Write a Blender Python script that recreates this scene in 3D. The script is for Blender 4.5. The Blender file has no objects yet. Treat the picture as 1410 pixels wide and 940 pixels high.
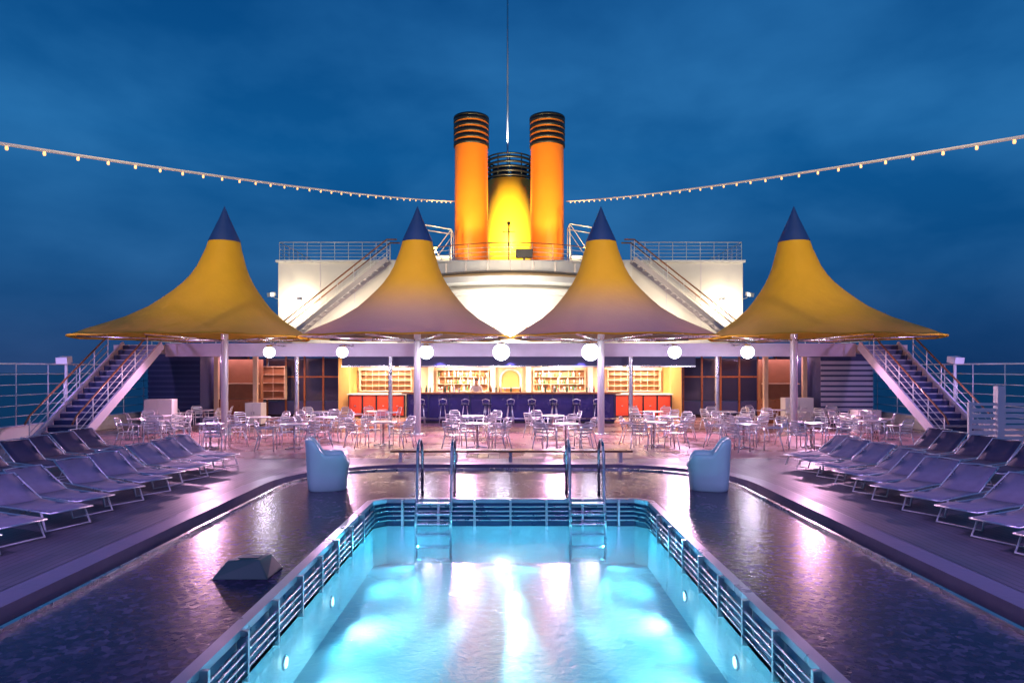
import bpy, math, random
from mathutils import Vector, Matrix
R=math.radians
PI=math.pi
random.seed(7)
sc=bpy.context.scene
C=sc.collection

# ------------------------------------------------------------ mesh helper
class MB:
    def __init__(s): s.v=[]; s.f=[]; s.sm=[]
    def add(s,vs,fs,smooth=False):
        o=len(s.v); s.v+=[tuple(v) for v in vs]
        s.f+=[tuple(i+o for i in f) for f in fs]; s.sm+=[smooth]*len(fs); return s
    def box(s,x0,x1,y0,y1,z0,z1):
        vs=[(x,y,z) for z in (z0,z1) for y in (y0,y1) for x in (x0,x1)]
        return s.add(vs,[(0,2,3,1),(4,5,7,6),(0,1,5,4),(2,6,7,3),(0,4,6,2),(1,3,7,5)])
    def bar(s,a,b,w,h):
        a=Vector(a);b=Vector(b);d=(b-a).normalized()
        up=Vector((0,0,1)) if abs(d.z)<.95 else Vector((0,1,0))
        sd=d.cross(up).normalized(); u=sd.cross(d)
        vs=[]
        for p in (a,b):
            for (i,j) in ((-1,-1),(1,-1),(1,1),(-1,1)): vs.append(p+sd*i*w/2+u*j*h/2)
        return s.add(vs,[(0,1,2,3),(7,6,5,4),(0,4,5,1),(1,5,6,2),(2,6,7,3),(3,7,4,0)])
    def tube(s,pts,r,n=6,closed=False):
        P=[Vector(p) for p in pts]; m=len(P); vs=[]; prev=None
        for i in range(m):
            if closed: d=(P[(i+1)%m]-P[i-1]).normalized()
            elif i==0: d=(P[1]-P[0]).normalized()
            elif i==m-1: d=(P[-1]-P[-2]).normalized()
            else: d=((P[i+1]-P[i]).normalized()+(P[i]-P[i-1]).normalized()).normalized()
            if prev is None:
                up=Vector((0,0,1)) if abs(d.z)<.9 else Vector((1,0,0))
                a=d.cross(up).normalized()
            else:
                a=(prev-d*prev.dot(d)).normalized()
            prev=a; b=d.cross(a)
            rr=r[i] if isinstance(r,(list,tuple)) else r
            for k in range(n):
                t=2*PI*k/n; vs.append(P[i]+a*math.cos(t)*rr+b*math.sin(t)*rr)
        fs=[]
        for i in range(m if closed else m-1):
            j=(i+1)%m
            for k in range(n):
                l=(k+1)%n; fs.append((i*n+k,i*n+l,j*n+l,j*n+k))
        if not closed: fs+= [tuple(reversed(range(n))),tuple(range((m-1)*n,m*n))]
        return s.add(vs,fs,True)
    def lathe(s,prof,n=24,c=(0,0,0),smooth=True,a0=0,a1=2*PI):
        full=abs(a1-a0-2*PI)<1e-5; vs=[]; m=n if full else n+1
        for k in range(m):
            t=a0+(a1-a0)*k/n
            for (r,z) in prof: vs.append((c[0]+r*math.cos(t),c[1]+r*math.sin(t),c[2]+z))
        q=len(prof); fs=[]
        for k in range(n):
            l=(k+1)%m
            for i in range(q-1): fs.append((k*q+i,l*q+i,l*q+i+1,k*q+i+1))
        return s.add(vs,fs,smooth)
    def build(s,name,mat,parent=None,loc=None,bevel=0,rz=None):
        me=bpy.data.meshes.new(name); me.from_pydata(s.v,[],s.f); me.update()
        me.polygons.foreach_set('use_smooth',s.sm)
        me.materials.append(mat)
        o=bpy.data.objects.new(name,me); C.objects.link(o)
        if parent: o.parent=parent
        if loc: o.location=loc
        if rz is not None: o.rotation_euler=(0,0,rz)
        if bevel:
            b=o.modifiers.new('Bevel','BEVEL'); b.width=bevel; b.segments=2; b.limit_method='ANGLE'
        return o
def tag(o,label=None,cat=None,group=None,kind=None):
    if label: o['label']=label
    if cat: o['category']=cat
    if group: o['group']=group
    if kind: o['kind']=kind
    return o
def thing(name,label,cat,loc=(0,0,0),rz=0,group=None):
    o=bpy.data.objects.new(name,None); C.objects.link(o); o.location=loc; o.rotation_euler=(0,0,rz)
    o.empty_display_size=.2
    return tag(o,label,cat,group)
def struct(mb,name,mat,label=None,cat=None):
    return tag(mb.build(name,mat),label,cat,kind='structure')
def dup(root,loc,rz,label,group=None,scale=None):
    r=root.copy(); C.objects.link(r); r.location=loc; r.rotation_euler=(0,0,rz); r['label']=label
    if group: r['group']=group
    if scale: r.scale=scale
    for ch in list(root.children):
        c=ch.copy(); C.objects.link(c); c.parent=r
        for g in list(ch.children):
            d=g.copy(); C.objects.link(d); d.parent=c
    return r
ORD=['first','second','third','fourth','fifth','sixth','seventh','eighth','ninth','tenth','eleventh','twelfth']

# ------------------------------------------------------------ materials
def mat(name,col,rough=.5,metal=0,var=.12,vs=3,bump=0,bs=20,emit=None,es=0,spec=None,rvar=0.1,trans=0,coat=0):
    m=bpy.data.materials.new(name); m.use_nodes=True; nt=m.node_tree; N=nt.nodes; L=nt.links
    p=N['Principled BSDF']; tc=N.new('ShaderNodeTexCoord')
    n=N.new('ShaderNodeTexNoise'); n.inputs['Scale'].default_value=vs; n.inputs['Detail'].default_value=5
    L.new(tc.outputs['Object'],n.inputs['Vector'])
    mx=N.new('ShaderNodeMix'); mx.data_type='RGBA'
    mx.inputs[6].default_value=tuple(c*(1-var) for c in col)+(1,)
    mx.inputs[7].default_value=tuple(min(1,c*(1+var)) for c in col)+(1,)
    L.new(n.outputs['Fac'],mx.inputs[0]); L.new(mx.outputs[2],p.inputs['Base Color'])
    mr=N.new('ShaderNodeMapRange'); mr.inputs[3].default_value=max(0,rough-rvar); mr.inputs[4].default_value=min(1,rough+rvar)
    L.new(n.outputs['Fac'],mr.inputs[0]); L.new(mr.outputs[0],p.inputs['Roughness'])
    p.inputs['Metallic'].default_value=metal
    if spec is not None: p.inputs['Specular IOR Level'].default_value=spec
    if coat: p.inputs['Coat Weight'].default_value=coat
    if trans: p.inputs['Transmission Weight'].default_value=trans
    if bump:
        b=N.new('ShaderNodeBump'); b.inputs['Strength'].default_value=bump; b.inputs['Distance'].default_value=.02
        n2=N.new('ShaderNodeTexNoise'); n2.inputs['Scale'].default_value=bs; n2.inputs['Detail'].default_value=4
        L.new(tc.outputs['Object'],n2.inputs['Vector']); L.new(n2.outputs['Fac'],b.inputs['Height']); L.new(b.outputs[0],p.inputs['Normal'])
    if emit:
        p.inputs['Emission Color'].default_value=emit+(1,); p.inputs['Emission Strength'].default_value=es
    return m
M={}
M['steel']=mat('steel',(.62,.63,.66),.28,1,.08)
M['alu']=mat('aluminium',(.80,.81,.86),.30,.85,.08)
M['white']=mat('white_paint',(.76,.75,.72),.42,0,.08,1.2,.15,8)
M['white2']=mat('white_trim',(.78,.78,.76),.35,0,.05)
M['hull']=mat('hull_white',(.70,.68,.65),.5,0,.16,.6,.2,3)
M['dark']=mat('dark_metal',(.03,.03,.04),.4,.6)
M['black']=mat('black_paint',(.012,.012,.014),.35,0)
M['orange']=mat('funnel_orange',(.85,.22,.010),.42,0,.16,.7,.1,5)
M['yellowf']=mat('funnel_yellow',(.92,.56,.03),.5,0,.10,.7)
M['bluecap']=mat('blue_fabric',(.012,.045,.22),.6,0,.15)
M['wood']=mat('varnished_wood',(.30,.11,.04),.3,0,.3,6,coat=.4)
M['redcab']=mat('red_cabinet',(.60,.07,.03),.35,0,.15,2)
M['dblue']=mat('dark_blue_paint',(.02,.03,.10),.35,0,.15)
M['siding']=mat('blue_siding',(.05,.06,.16),.45,0,.15)
M['counter']=mat('bar_front',(.035,.03,.15),.25,0,.2,2)
M['lilac']=mat('fascia_paint',(.60,.55,.66),.4,0,.1,.8)
M['coping']=mat('coping_steel',(.36,.38,.46),.3,.6,.15,2)
M['pole']=mat('pole_paint',(.42,.38,.42),.35,.2,.1,.8)
M['kerb']=mat('kerb_stone',(.24,.19,.28),.35,0,.2,3,.2,12)
M['gold']=mat('yellow_pillar',(.72,.46,.14),.4,0,.1)
M['cream']=mat('cream_panel',(.74,.54,.34),.45,0,.2,1.5)
M['cream2']=mat('cream_frame',(.68,.52,.36),.4,0,.1)
M['shelf']=mat('brown_shelf',(.32,.15,.07),.5,0,.25)
M['glass']=mat('tinted_glass',(.03,.035,.08),.06,0,.1,spec=.8)
M['sling']=mat('lounger_sling',(.32,.28,.38),.7,0,.2,8,.25,180)
M['slingd']=mat('dark_cushion',(.075,.06,.12),.6,0,.2,6,.2,60)
M['plastic']=mat('aqua_plastic',(.44,.68,.70),.4,0,.1,2)
M['steplight']=mat('light_tread',(.34,.32,.35),.5,0,.15,5)
M['tile']=mat('pool_tile',(.60,.74,.76),.3,0,.14,1.5)
M['bluewall']=mat('pool_blue_band',(.02,.06,.15),.3,0,.2)
M['skin']=mat('skin',(.55,.32,.22),.5,0,.06)
M['shirt']=mat('white_shirt',(.75,.75,.75),.8,0,.06,20,.2,40)
M['trouser']=mat('dark_trousers',(.02,.02,.03),.8,0)
M['hair']=mat('dark_hair',(.02,.013,.01),.6,0,.3,40,.4,80)
M['bottle']=mat('green_bottle',(.04,.16,.06),.1,0,.3,spec=.8)
M['bottle2']=mat('amber_bottle',(.35,.12,.02),.1,0,.3,spec=.8)
M['globe']=mat('globe_lamp_glass',(.9,.95,1),.3,0,0,emit=(.80,.95,1.0),es=10)
M['bulb']=mat('string_bulb',(1,.6,.3),.3,0,0,emit=(1.0,.52,.18),es=1.6)
M['walllamp']=mat('wall_lamp_glow',(1,.8,.5),.3,0,0,emit=(1.0,.8,.5),es=14)
M['poollamp']=mat('pool_lamp_glow',(.7,.95,1),.3,0,0,emit=(.8,.97,1.0),es=5)
M['ceil']=mat('ceiling_panel_light',(1,.8,.7),.3,0,0,emit=(1,.74,.50),es=3.5)
M['cable']=mat('glowing_cable',(.7,.62,.55),.5,0,.1,emit=(1,.7,.5),es=.25)  # cable is no lamp; faint glow added to make it read pale

def planks(name,c1,c2,rough,sx,spec=.5,wet=.0,lines=.35,along='x',mulf=.6):
    m=bpy.data.materials.new(name); m.use_nodes=True; nt=m.node_tree; N=nt.nodes; L=nt.links
    p=N['Principled BSDF']; tc=N.new('ShaderNodeTexCoord'); mp=N.new('ShaderNodeMapping')
    L.new(tc.outputs['Object'],mp.inputs[0])
    if along=='x': mp.inputs['Rotation'].default_value=(0,0,R(90))
    br=N.new('ShaderNodeTexBrick'); br.inputs['Scale'].default_value=1
    br.inputs['Brick Width'].default_value=2.4; br.inputs['Row Height'].default_value=sx; br.inputs['Mortar Size'].default_value=.006
    br.inputs['Color1'].default_value=c1+(1,); br.inputs['Color2'].default_value=c2+(1,)
    br.inputs['Mortar'].default_value=tuple(c*lines for c in c1)+(1,)
    L.new(mp.outputs[0],br.inputs['Vector'])
    n=N.new('ShaderNodeTexNoise'); n.inputs['Scale'].default_value=.8; n.inputs['Detail'].default_value=6
    L.new(tc.outputs['Object'],n.inputs['Vector'])
    mx=N.new('ShaderNodeMix'); mx.data_type='RGBA'; mx.blend_type='MULTIPLY'; mx.inputs[0].default_value=mulf
    cr=N.new('ShaderNodeValToRGB'); cr.color_ramp.elements[0].position=.35; cr.color_ramp.elements[0].color=(.5,.5,.5,1)
    cr.color_ramp.elements[1].position=.65
    L.new(n.outputs['Fac'],cr.inputs[0]); L.new(br.outputs['Color'],mx.inputs[6]); L.new(cr.outputs[0],mx.inputs[7])
    L.new(mx.outputs[2],p.inputs['Base Color'])
    mr=N.new('ShaderNodeMapRange'); mr.inputs[1].default_value=.4; mr.inputs[2].default_value=.6
    mr.inputs[3].default_value=max(.05,rough-wet); mr.inputs[4].default_value=rough
    L.new(n.outputs['Fac'],mr.inputs[0]); L.new(mr.outputs[0],p.inputs['Roughness'])
    b=N.new('ShaderNodeBump'); b.inputs['Strength'].default_value=.25; b.inputs['Distance'].default_value=.01
    n2=N.new('ShaderNodeTexNoise'); n2.inputs['Scale'].default_value=5; n2.inputs['Detail'].default_value=6
    L.new(tc.outputs['Object'],n2.inputs['Vector']); L.new(n2.outputs['Fac'],b.inputs['Height']); L.new(b.outputs[0],p.inputs['Normal'])
    p.inputs['Specular IOR Level'].default_value=spec
    return m
M['deck']=planks('deck_boards',(.20,.17,.22),(.16,.14,.18),.5,.11,.4,.12,along='x')
M['terrace']=planks('terrace_tiles',(.42,.23,.24),(.37,.20,.21),.36,.3,.5,.14,.55,mulf=.3)

def water(name,base,mott,bs,strength,rough,dist=.03,vsc=7,spec=.7,lo=.38,hi=.68):
    m=bpy.data.materials.new(name); m.use_nodes=True; nt=m.node_tree; N=nt.nodes; L=nt.links
    p=N['Principled BSDF']; tc=N.new('ShaderNodeTexCoord')
    v=N.new('ShaderNodeTexVoronoi'); v.inputs['Scale'].default_value=vsc
    n=N.new('ShaderNodeTexNoise'); n.inputs['Scale'].default_value=1.6; n.inputs['Detail'].default_value=8; n.inputs['Roughness'].default_value=.7
    L.new(tc.outputs['Object'],v.inputs['Vector']); L.new(tc.outputs['Object'],n.inputs['Vector'])
    sp=N.new('ShaderNodeSeparateColor'); L.new(v.outputs['Color'],sp.inputs[0])
    pw=N.new('ShaderNodeMath'); pw.operation='POWER'; pw.inputs[1].default_value=2.5; L.new(sp.outputs[0],pw.inputs[0])
    mr0=N.new('ShaderNodeMapRange'); mr0.inputs[1].default_value=lo; mr0.inputs[2].default_value=hi; L.new(n.outputs['Fac'],mr0.inputs[0])
    mt=N.new('ShaderNodeMath'); mt.operation='MULTIPLY'; L.new(pw.outputs[0],mt.inputs[0]); L.new(mr0.outputs[0],mt.inputs[1])
    mx=N.new('ShaderNodeMix'); mx.data_type='RGBA'; mx.inputs[6].default_value=base+(1,); mx.inputs[7].default_value=mott+(1,)
    L.new(mt.outputs[0],mx.inputs[0]); L.new(mx.outputs[2],p.inputs['Base Color'])
    p.inputs['Roughness'].default_value=rough; p.inputs['Specular IOR Level'].default_value=spec
    n2=N.new('ShaderNodeTexNoise'); n2.inputs['Scale'].default_value=bs; n2.inputs['Detail'].default_value=5; n2.inputs['Distortion'].default_value=.6
    L.new(tc.outputs['Object'],n2.inputs['Vector'])
    b=N.new('ShaderNodeBump'); b.inputs['Strength'].default_value=strength; b.inputs['Distance'].default_value=dist
    L.new(n2.outputs['Fac'],b.inputs['Height']); L.new(b.outputs[0],p.inputs['Normal'])
    return m
M['wade']=water('shallow_water',(.034,.018,.058),(.20,.14,.26),13,.32,.24,.012,17,.25,.28,.70)
M['sea']=water('sea_water',(.006,.025,.07),(.01,.035,.09),.15,.4,.35,.5,.1)
def poolwater():
    m=bpy.data.materials.new('pool_water_surface'); m.use_nodes=True; nt=m.node_tree; N=nt.nodes; L=nt.links
    N.remove(N['Principled BSDF']); out=N['Material Output']
    t=N.new('ShaderNodeBsdfTransparent'); t.inputs[0].default_value=(.62,.90,.95,1)
    g=N.new('ShaderNodeBsdfGlossy'); g.inputs['Roughness'].default_value=.20; g.inputs[0].default_value=(.8,.8,.9,1)
    fr=N.new('ShaderNodeFresnel'); fr.inputs[0].default_value=1.33
    mx=N.new('ShaderNodeMixShader'); tc=N.new('ShaderNodeTexCoord')
    n=N.new('ShaderNodeTexNoise'); n.inputs['Scale'].default_value=10; n.inputs['Detail'].default_value=5; n.inputs['Distortion'].default_value=.6
    b=N.new('ShaderNodeBump'); b.inputs['Strength'].default_value=.35; b.inputs['Distance'].default_value=.012
    mu=N.new('ShaderNodeMath'); mu.operation='MULTIPLY'; mu.inputs[1].default_value=.5
    L.new(tc.outputs['Object'],n.inputs['Vector']); L.new(n.outputs['Fac'],b.inputs['Height'])
    L.new(b.outputs[0],g.inputs['Normal']); L.new(b.outputs[0],fr.inputs['Normal'])
    L.new(fr.outputs[0],mu.inputs[0]); L.new(mu.outputs[0],mx.inputs[0]); L.new(t.outputs[0],mx.inputs[1]); L.new(g.outputs[0],mx.inputs[2]); L.new(mx.outputs[0],out.inputs[0])
    return m
M['pwater']=poolwater()
def fabric(name,inner):
    m=bpy.data.materials.new(name); m.use_nodes=True; nt=m.node_tree; N=nt.nodes; L=nt.links
    p=N['Principled BSDF']; out=N['Material Output']; tc=N.new('ShaderNodeTexCoord')
    n=N.new('ShaderNodeTexNoise'); n.inputs['Scale'].default_value=1.3; n.inputs['Detail'].default_value=6
    L.new(tc.outputs['Object'],n.inputs['Vector'])
    mx=N.new('ShaderNodeMix'); mx.data_type='RGBA'; mx.inputs[6].default_value=(.74,.38,.010,1); mx.inputs[7].default_value=(.90,.50,.016,1)
    L.new(n.outputs['Fac'],mx.inputs[0]); last=mx.outputs[2]
    if inner:   # lower skirt tinted mauve, lilac light painted into the colour
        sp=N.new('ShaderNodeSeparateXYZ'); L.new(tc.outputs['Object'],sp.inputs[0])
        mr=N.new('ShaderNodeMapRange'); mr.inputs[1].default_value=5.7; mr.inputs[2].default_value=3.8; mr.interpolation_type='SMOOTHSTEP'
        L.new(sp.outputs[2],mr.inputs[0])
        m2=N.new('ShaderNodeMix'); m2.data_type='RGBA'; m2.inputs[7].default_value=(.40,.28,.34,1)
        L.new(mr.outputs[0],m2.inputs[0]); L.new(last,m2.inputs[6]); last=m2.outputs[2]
    L.new(last,p.inputs['Base Color']); p.inputs['Roughness'].default_value=.7
    tr=N.new('ShaderNodeBsdfTranslucent'); tr.inputs[0].default_value=(.75,.42,.16,1)
    ms=N.new('ShaderNodeMixShader'); ms.inputs[0].default_value=.15
    L.new(p.outputs[0],ms.inputs[1]); L.new(tr.outputs[0],ms.inputs[2]); L.new(ms.outputs[0],out.inputs[0])
    n2=N.new('ShaderNodeTexNoise'); n2.inputs['Scale'].default_value=2.5; b=N.new('ShaderNodeBump'); b.inputs['Strength'].default_value=.4; b.inputs['Distance'].default_value=.1
    L.new(tc.outputs['Object'],n2.inputs['Vector']); L.new(n2.outputs['Fac'],b.inputs['Height']); L.new(b.outputs[0],p.inputs['Normal'])
    return m
M['canvas']=fabric('yellow_canvas',False); M['canvas2']=fabric('yellow_canvas_lilac_light',True)

# ------------------------------------------------------------ camera + world
cam=bpy.data.cameras.new('camera'); co=bpy.data.objects.new('camera',cam); C.objects.link(co)
cam.sensor_width=36; cam.lens=36*900/1410; co.location=(0,0,2.4); co.rotation_euler=(R(90),0,0)
cam.shift_y=37/1410; cam.shift_x=2/1410; cam.clip_end=6000; sc.camera=co
sc.view_settings.view_transform='Standard'; sc.view_settings.look='None'; sc.view_settings.exposure=0
w=bpy.data.worlds.new('World'); sc.world=w; w.use_nodes=True; nt=w.node_tree; N=nt.nodes; L=nt.links
bg=N['Background']; tc=N.new('ShaderNodeTexCoord'); sp=N.new('ShaderNodeSeparateXYZ'); L.new(tc.outputs['Generated'],sp.inputs[0])
cr=N.new('ShaderNodeValToRGB'); e=cr.color_ramp.elements
e[0].position=0; e[0].color=(.005,.042,.145,1); e[1].position=1; e[1].color=(.001,.045,.18,1)
for pos,c in ((.05,(.005,.056,.185)),(.14,(.005,.088,.27)),(.30,(.006,.130,.375)),(.48,(.003,.086,.285))):
    k=e.new(pos); k.color=c+(1,)
L.new(sp.outputs[2],cr.inputs[0])
mp=N.new('ShaderNodeMapping'); mp.inputs['Scale'].default_value=(1,1,2.1); mp.inputs['Location'].default_value=(.35,0,.2); L.new(tc.outputs['Generated'],mp.inputs[0])
n=N.new('ShaderNodeTexNoise'); n.inputs['Scale'].default_value=3.1; n.inputs['Detail'].default_value=6; n.inputs['Roughness'].default_value=.5; n.inputs['Distortion'].default_value=.15
L.new(mp.outputs[0],n.inputs['Vector'])
c2=N.new('ShaderNodeValToRGB'); c2.color_ramp.elements[0].position=.34; c2.color_ramp.elements[0].color=(.72,.73,.79,1); c2.color_ramp.elements[1].position=.70; c2.color_ramp.elements[1].color=(4.5,1.42,1.22,1)
L.new(n.outputs['Fac'],c2.inputs[0])
mx=N.new('ShaderNodeMix'); mx.data_type='RGBA'; mx.blend_type='MULTIPLY'; mx.inputs[0].default_value=1
L.new(cr.outputs[0],mx.inputs[6]); L.new(c2.outputs[0],mx.inputs[7]); L.new(mx.outputs[2],bg.inputs[0]); bg.inputs[1].default_value=1.0

def lamp(kind,loc,col,e,aim=None,r=.1,size=None,ang=60,blend=.5,sizey=None):
    l=bpy.data.lights.new('light',kind); l.color=col; l.energy=e
    if kind=='AREA':
        l.shape='RECTANGLE'; l.size=size; l.size_y=sizey or size
    else: l.shadow_soft_size=r
    if kind=='SPOT': l.spot_size=R(ang); l.spot_blend=blend
    o=bpy.data.objects.new('light',l); C.objects.link(o); o.location=loc
    if aim is not None:
        o.rotation_euler=(Vector(aim)-Vector(loc)).to_track_quat('-Z','Y').to_euler()
    return o

# ------------------------------------------------------------ setting
def outline(hw,r,yf,y0=-3,na=10,ns=10,nf=8,cham=False):
    P=[]
    for i in range(ns): P.append((-hw,y0+(yf-r-y0)*i/ns))
    for i in range(na):
        a=PI-PI/2*i/na; t=i/na
        P.append((-hw+r*t,yf-r+r*t) if cham else (-hw+r+r*math.cos(a),yf-r+r*math.sin(a)))
    for i in range(nf+1): P.append((-hw+r+(2*hw-2*r)*i/nf,yf))
    for i in range(1,na+1):
        a=PI/2-PI/2*i/na; t=i/na
        P.append((hw-r+r*t,yf-r*t) if cham else (hw-r+r*math.cos(a),yf-r+r*math.sin(a)))
    for i in range(1,ns+1): P.append((hw,yf-r-(yf-r-y0)*i/ns))
    return P
def bridge(A,za,B,zb,mb=None,smooth=False):
    mb=mb or MB(); n=len(A)
    vs=[(x,y,za) for x,y in A]+[(x,y,zb) for x,y in B]
    return mb.add(vs,[(i,i+1,n+i+1,n+i) for i in range(n-1)],smooth)
def O(off): return outline(5.0+off,2.7+off,16.1+off)
B0=O(.5); n0=len(B0); outer=[]
for i,(x,y) in enumerate(B0):
    if i<=10: outer.append((-16.4,y))
    elif i<20: t=(i-10)/10; outer.append((-16.4,12.9+t*33))
    elif i<=28: outer.append((-16.4+32.8*(i-20)/8,46))
    elif i<=38: t=(38-i)/10; outer.append((16.4,12.9+t*33))
    else: outer.append((16.4,y))
mb=bridge(outer,0,B0,0); mb.add([(-16.4,-7,0),(16.4,-7,0),(16.4,-3,0),(-16.4,-3,0)],[(0,1,2,3)])
struct(mb,'pool_deck',M['deck'],'wet plank pool deck under the sun loungers','deck')
struct(MB().add([(-13,17.4,.004),(13,17.4,.004),(16.3,25,.004),(16.3,34,.004),(-16.3,34,.004),(-16.3,25,.004)],[(0,1,2,3,4,5)]),'terrace_floor',M['terrace'],'pink lit wet terrace floor under the café tables','floor')
mb=bridge(O(.42),.03,O(.06),.03); bridge(O(.06),.03,O(.06),-.22,mb); bridge(O(.42),.03,O(.5),-.01,mb)
struct(mb,'basin_kerb',M['kerb'],'raised kerb curving around the shallow basin','kerb')
mb=bridge(O(.06),-.20,O(-.25),-.20)
struct(mb,'drain_channel',M['black'],'dark drainage channel along the basin edge','drain')
mb=bridge(O(-.20),-.02,O(-.26),-.02); bridge(O(-.20),-.02,O(-.20),-.2,mb); bridge(O(-.26),-.02,O(-.26),-.1,mb)
struct(mb,'basin_lip',M['steel'],'thin steel lip between basin water and drain','edge')
def CH(off): return outline(2.44+off,.20+off*.5,11.82+off,cham=True)
PO=CH(.12); PI_=CH(0); FZ=-1.12
struct(bridge(O(-.26),-.06,PO,-.06),'shallow_water',M['wade'],'dark mottled shallow water around the swimming pool','water')
struct(bridge(PI_,-.45,PI_,FZ),'pool_wall',M['tile'],'pale tiled underwater walls of the swimming pool','pool')
struct(MB().add([(x,y,FZ) for x,y in PI_],[tuple(range(len(PI_)))]),'pool_floor',M['tile'],'pale floor of the lit swimming pool','pool')
struct(MB().add([(x,y,-.44) for x,y in PI_],[tuple(range(len(PI_)))]),'pool_water',M['pwater'],'glowing turquoise water in the swimming pool','water')
pr=thing('pool_surround','steel pool rim with horizontal bars above the turquoise water','pool rim',(0,11.8,0))
def L_(P): return [(x,y-11.8) for x,y in P]
mb=bridge(L_(PO),.04,L_(PI_),.04); bridge(L_(PO),.04,L_(PO),-.12,mb); bridge(L_(PI_),.04,L_(PI_),-.03,mb)
mb.build('coping',M['coping'],pr)
IN2=CH(.05)
bridge(L_(IN2),-.03,L_(IN2),-.46).build('blue_band',M['bluewall'],pr)
for z in (-.09,-.17,-.25,-.33):
    MB().tube([(x,y,z) for x,y in L_(CH(-.04))],.014,6).build('bar',M['steel'],pr)
for s in (-1,1):
    for i in range(14):
        y=-1.2-i*.78
        MB().box(min(s*2.37,s*2.47),max(s*2.37,s*2.47),y-.02,y+.02,-.43,.03).build('bracket',M['steel'],pr)
for x in (-1.95,-1.3,-.65,0,.65,1.3,1.95):
    MB().box(x-.02,x+.02,-.04,.05,-.43,.03).build('bracket',M['steel'],pr)
S=3000
struct(MB().add([(-S,-S,-18),(S,-S,-18),(S,S,-18),(-S,S,-18)],[(0,1,2,3)]),'sea',M['sea'],'dark blue evening sea','sea')
struct(MB().box(-16.4,16.4,-7,46,-17.9,-2.2).box(-16.4,-16.35,-7,46,-2.2,-.01).box(16.35,16.4,-7,46,-2.2,-.01),'ship_hull',M['hull'],'white ship hull below the deck','ship hull')

# underwater lamps
for (x,y,s) in ((-2.41,8.7,1),(2.41,8.9,-1),(-2.41,6.9,1),(2.41,6.9,-1),(-2.41,4.2,1),(2.41,4.2,-1)):
    side='left' if s>0 else 'right'; wh={8.7:'far',8.9:'far',6.9:'middle',4.2:'near'}[y]
    t=thing('pool_lamp',f'round underwater lamp in the {side} pool wall, {wh} one','lamp',(x,y,-.70),R(90)*-s,'underwater pool lamps')
    m_=MB(); m_.add([(.06*math.cos(a),.045,.06*math.sin(a)) for a in [2*PI*k/20 for k in range(20)]],[tuple(range(20))]); m_.build('lens',M['poollamp'],t)
    MB().tube([(.07*math.cos(2*PI*k/20),.03,.07*math.sin(2*PI*k/20)) for k in range(20)],.013,6,True).build('bezel',M['steel'],t)
    lamp('SPOT',(x+s*.1,y,-.72),(.45,.92,1),210,(x+s*1.2,y+.2,-1.1),.05,ang=120,blend=1)
for tx,e_ in ((-2.7,1500),(-1.25,2300),(.25,1500),(1.75,2300),(3.2,1500)):
    sx=tx*.05
    lamp('SPOT',(sx,11.74,-.66),(.50,.92,1),e_*1.3,(tx,6.9,-1.14),.02,ang=10.5,blend=.7)
    lamp('SPOT',(sx,11.74,-.66),(.50,.92,1),e_*.22,(sx+(tx-sx)*.45,11.74-2.2,-1.14),.02,ang=12,blend=.7)
for x in (-1.7,0,1.7): lamp('SPOT',(x,11.74,-.72),(.10,.62,.90),90,(x,9,-1.0),.05,ang=165,blend=.5)
for y in (10.4,8.2,6.0):
    for s in (-1,1): lamp('SPOT',(s*2.36,y,-.55),(.14,.66,.92),150,(0,y,-.95),.05,ang=160,blend=.7)

# ------------------------------------------------------------ ladders
def ladder(x,label):
    t=thing('pool_ladder',label,'ladder',(x,11.9,0),0,'steel pool ladders')
    for s in (-1,1):
        pts=[(s*.31,.62,-.05),(s*.31,.62,.75)]+[(s*.31,.3+.32*math.cos(a),.75+.32*math.sin(a)) for a in [PI*k/10 for k in range(1,10)]]+[(s*.31,-.02,.75),(s*.31,-.1,.05),(s*.31,-.24,-.3),(s*.31,-.24,-1.05)]
        MB().tube(pts,.027,8).build('handrail',M['steel'],t)
    for z in (.0,-.18,-.36,-.56,-.78,-1.0):
        MB().box(-.30,.30,-.32,-.18,z-.018,z+.012).build('tread',M['steel'],t,bevel=.006)
    return t
ladder(-1.38,'curved steel pool ladder at the far edge, left one')
ladder(1.38,'curved steel pool ladder at the far edge, right one')

# low bench
t=thing('bench','long low dark bench behind the pool between the two ladders','bench',(0,16.75,0))
MB().box(-3.05,3.1,-.2,.2,.27,.32).build('seat',M['wood'],t,bevel=.01)
for x in (-2.8,-1.4,0,1.4,2.8):
    MB().box(x-.04,x+.04,-.16,.16,0,.27).build('leg',M['steel'],t)

# tub chairs
def tub(loc,rz,label):
    t=thing('tub_chair',label,'armchair',loc,rz,'aqua plastic tub armchairs')
    n=56; vs=[]
    for k in range(n):
        a=2*PI*k/n; c=math.cos(a); s_=math.sin(a)   # c=1 back
        u=(1+c)/2
        arm=max(0,min(1,(u-.04)/.16)); arm=arm*arm*(3-2*arm)
        bk=max(0,min(1,(u-.56)/.30)); bk=bk*bk*(3-2*bk)
        h=.52+.18*arm+.30*bk
        sq=(abs(c)**3.2+abs(s_)**3.2)**(-1/3.2)   # rounded square plan
        P=[(.36,.0),(.385,.03),(.395,.18),(.41,.38),(.425,.5*h+.18),(.44,h-.05),(.435,h+.01),(.405,h+.04),(.365,h+.03),(.34,h-.04),(.30,.47),(.2,.43),(0.001,.42)]
        for r,z in P: vs.append((r*c*sq,r*s_*sq,z))
    q=13; fs=[]
    for k in range(n):
        l=(k+1)%n
        for i in range(q-1): fs.append((k*q+i,l*q+i,l*q+i+1,k*q+i+1))
    MB().add(vs,fs,True).build('shell',M['plastic'],t)
    MB().lathe([(0,.44),(.27,.44),(.29,.47),(.27,.5),(0,.52)],28).build('seat',M['plastic'],t)
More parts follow.
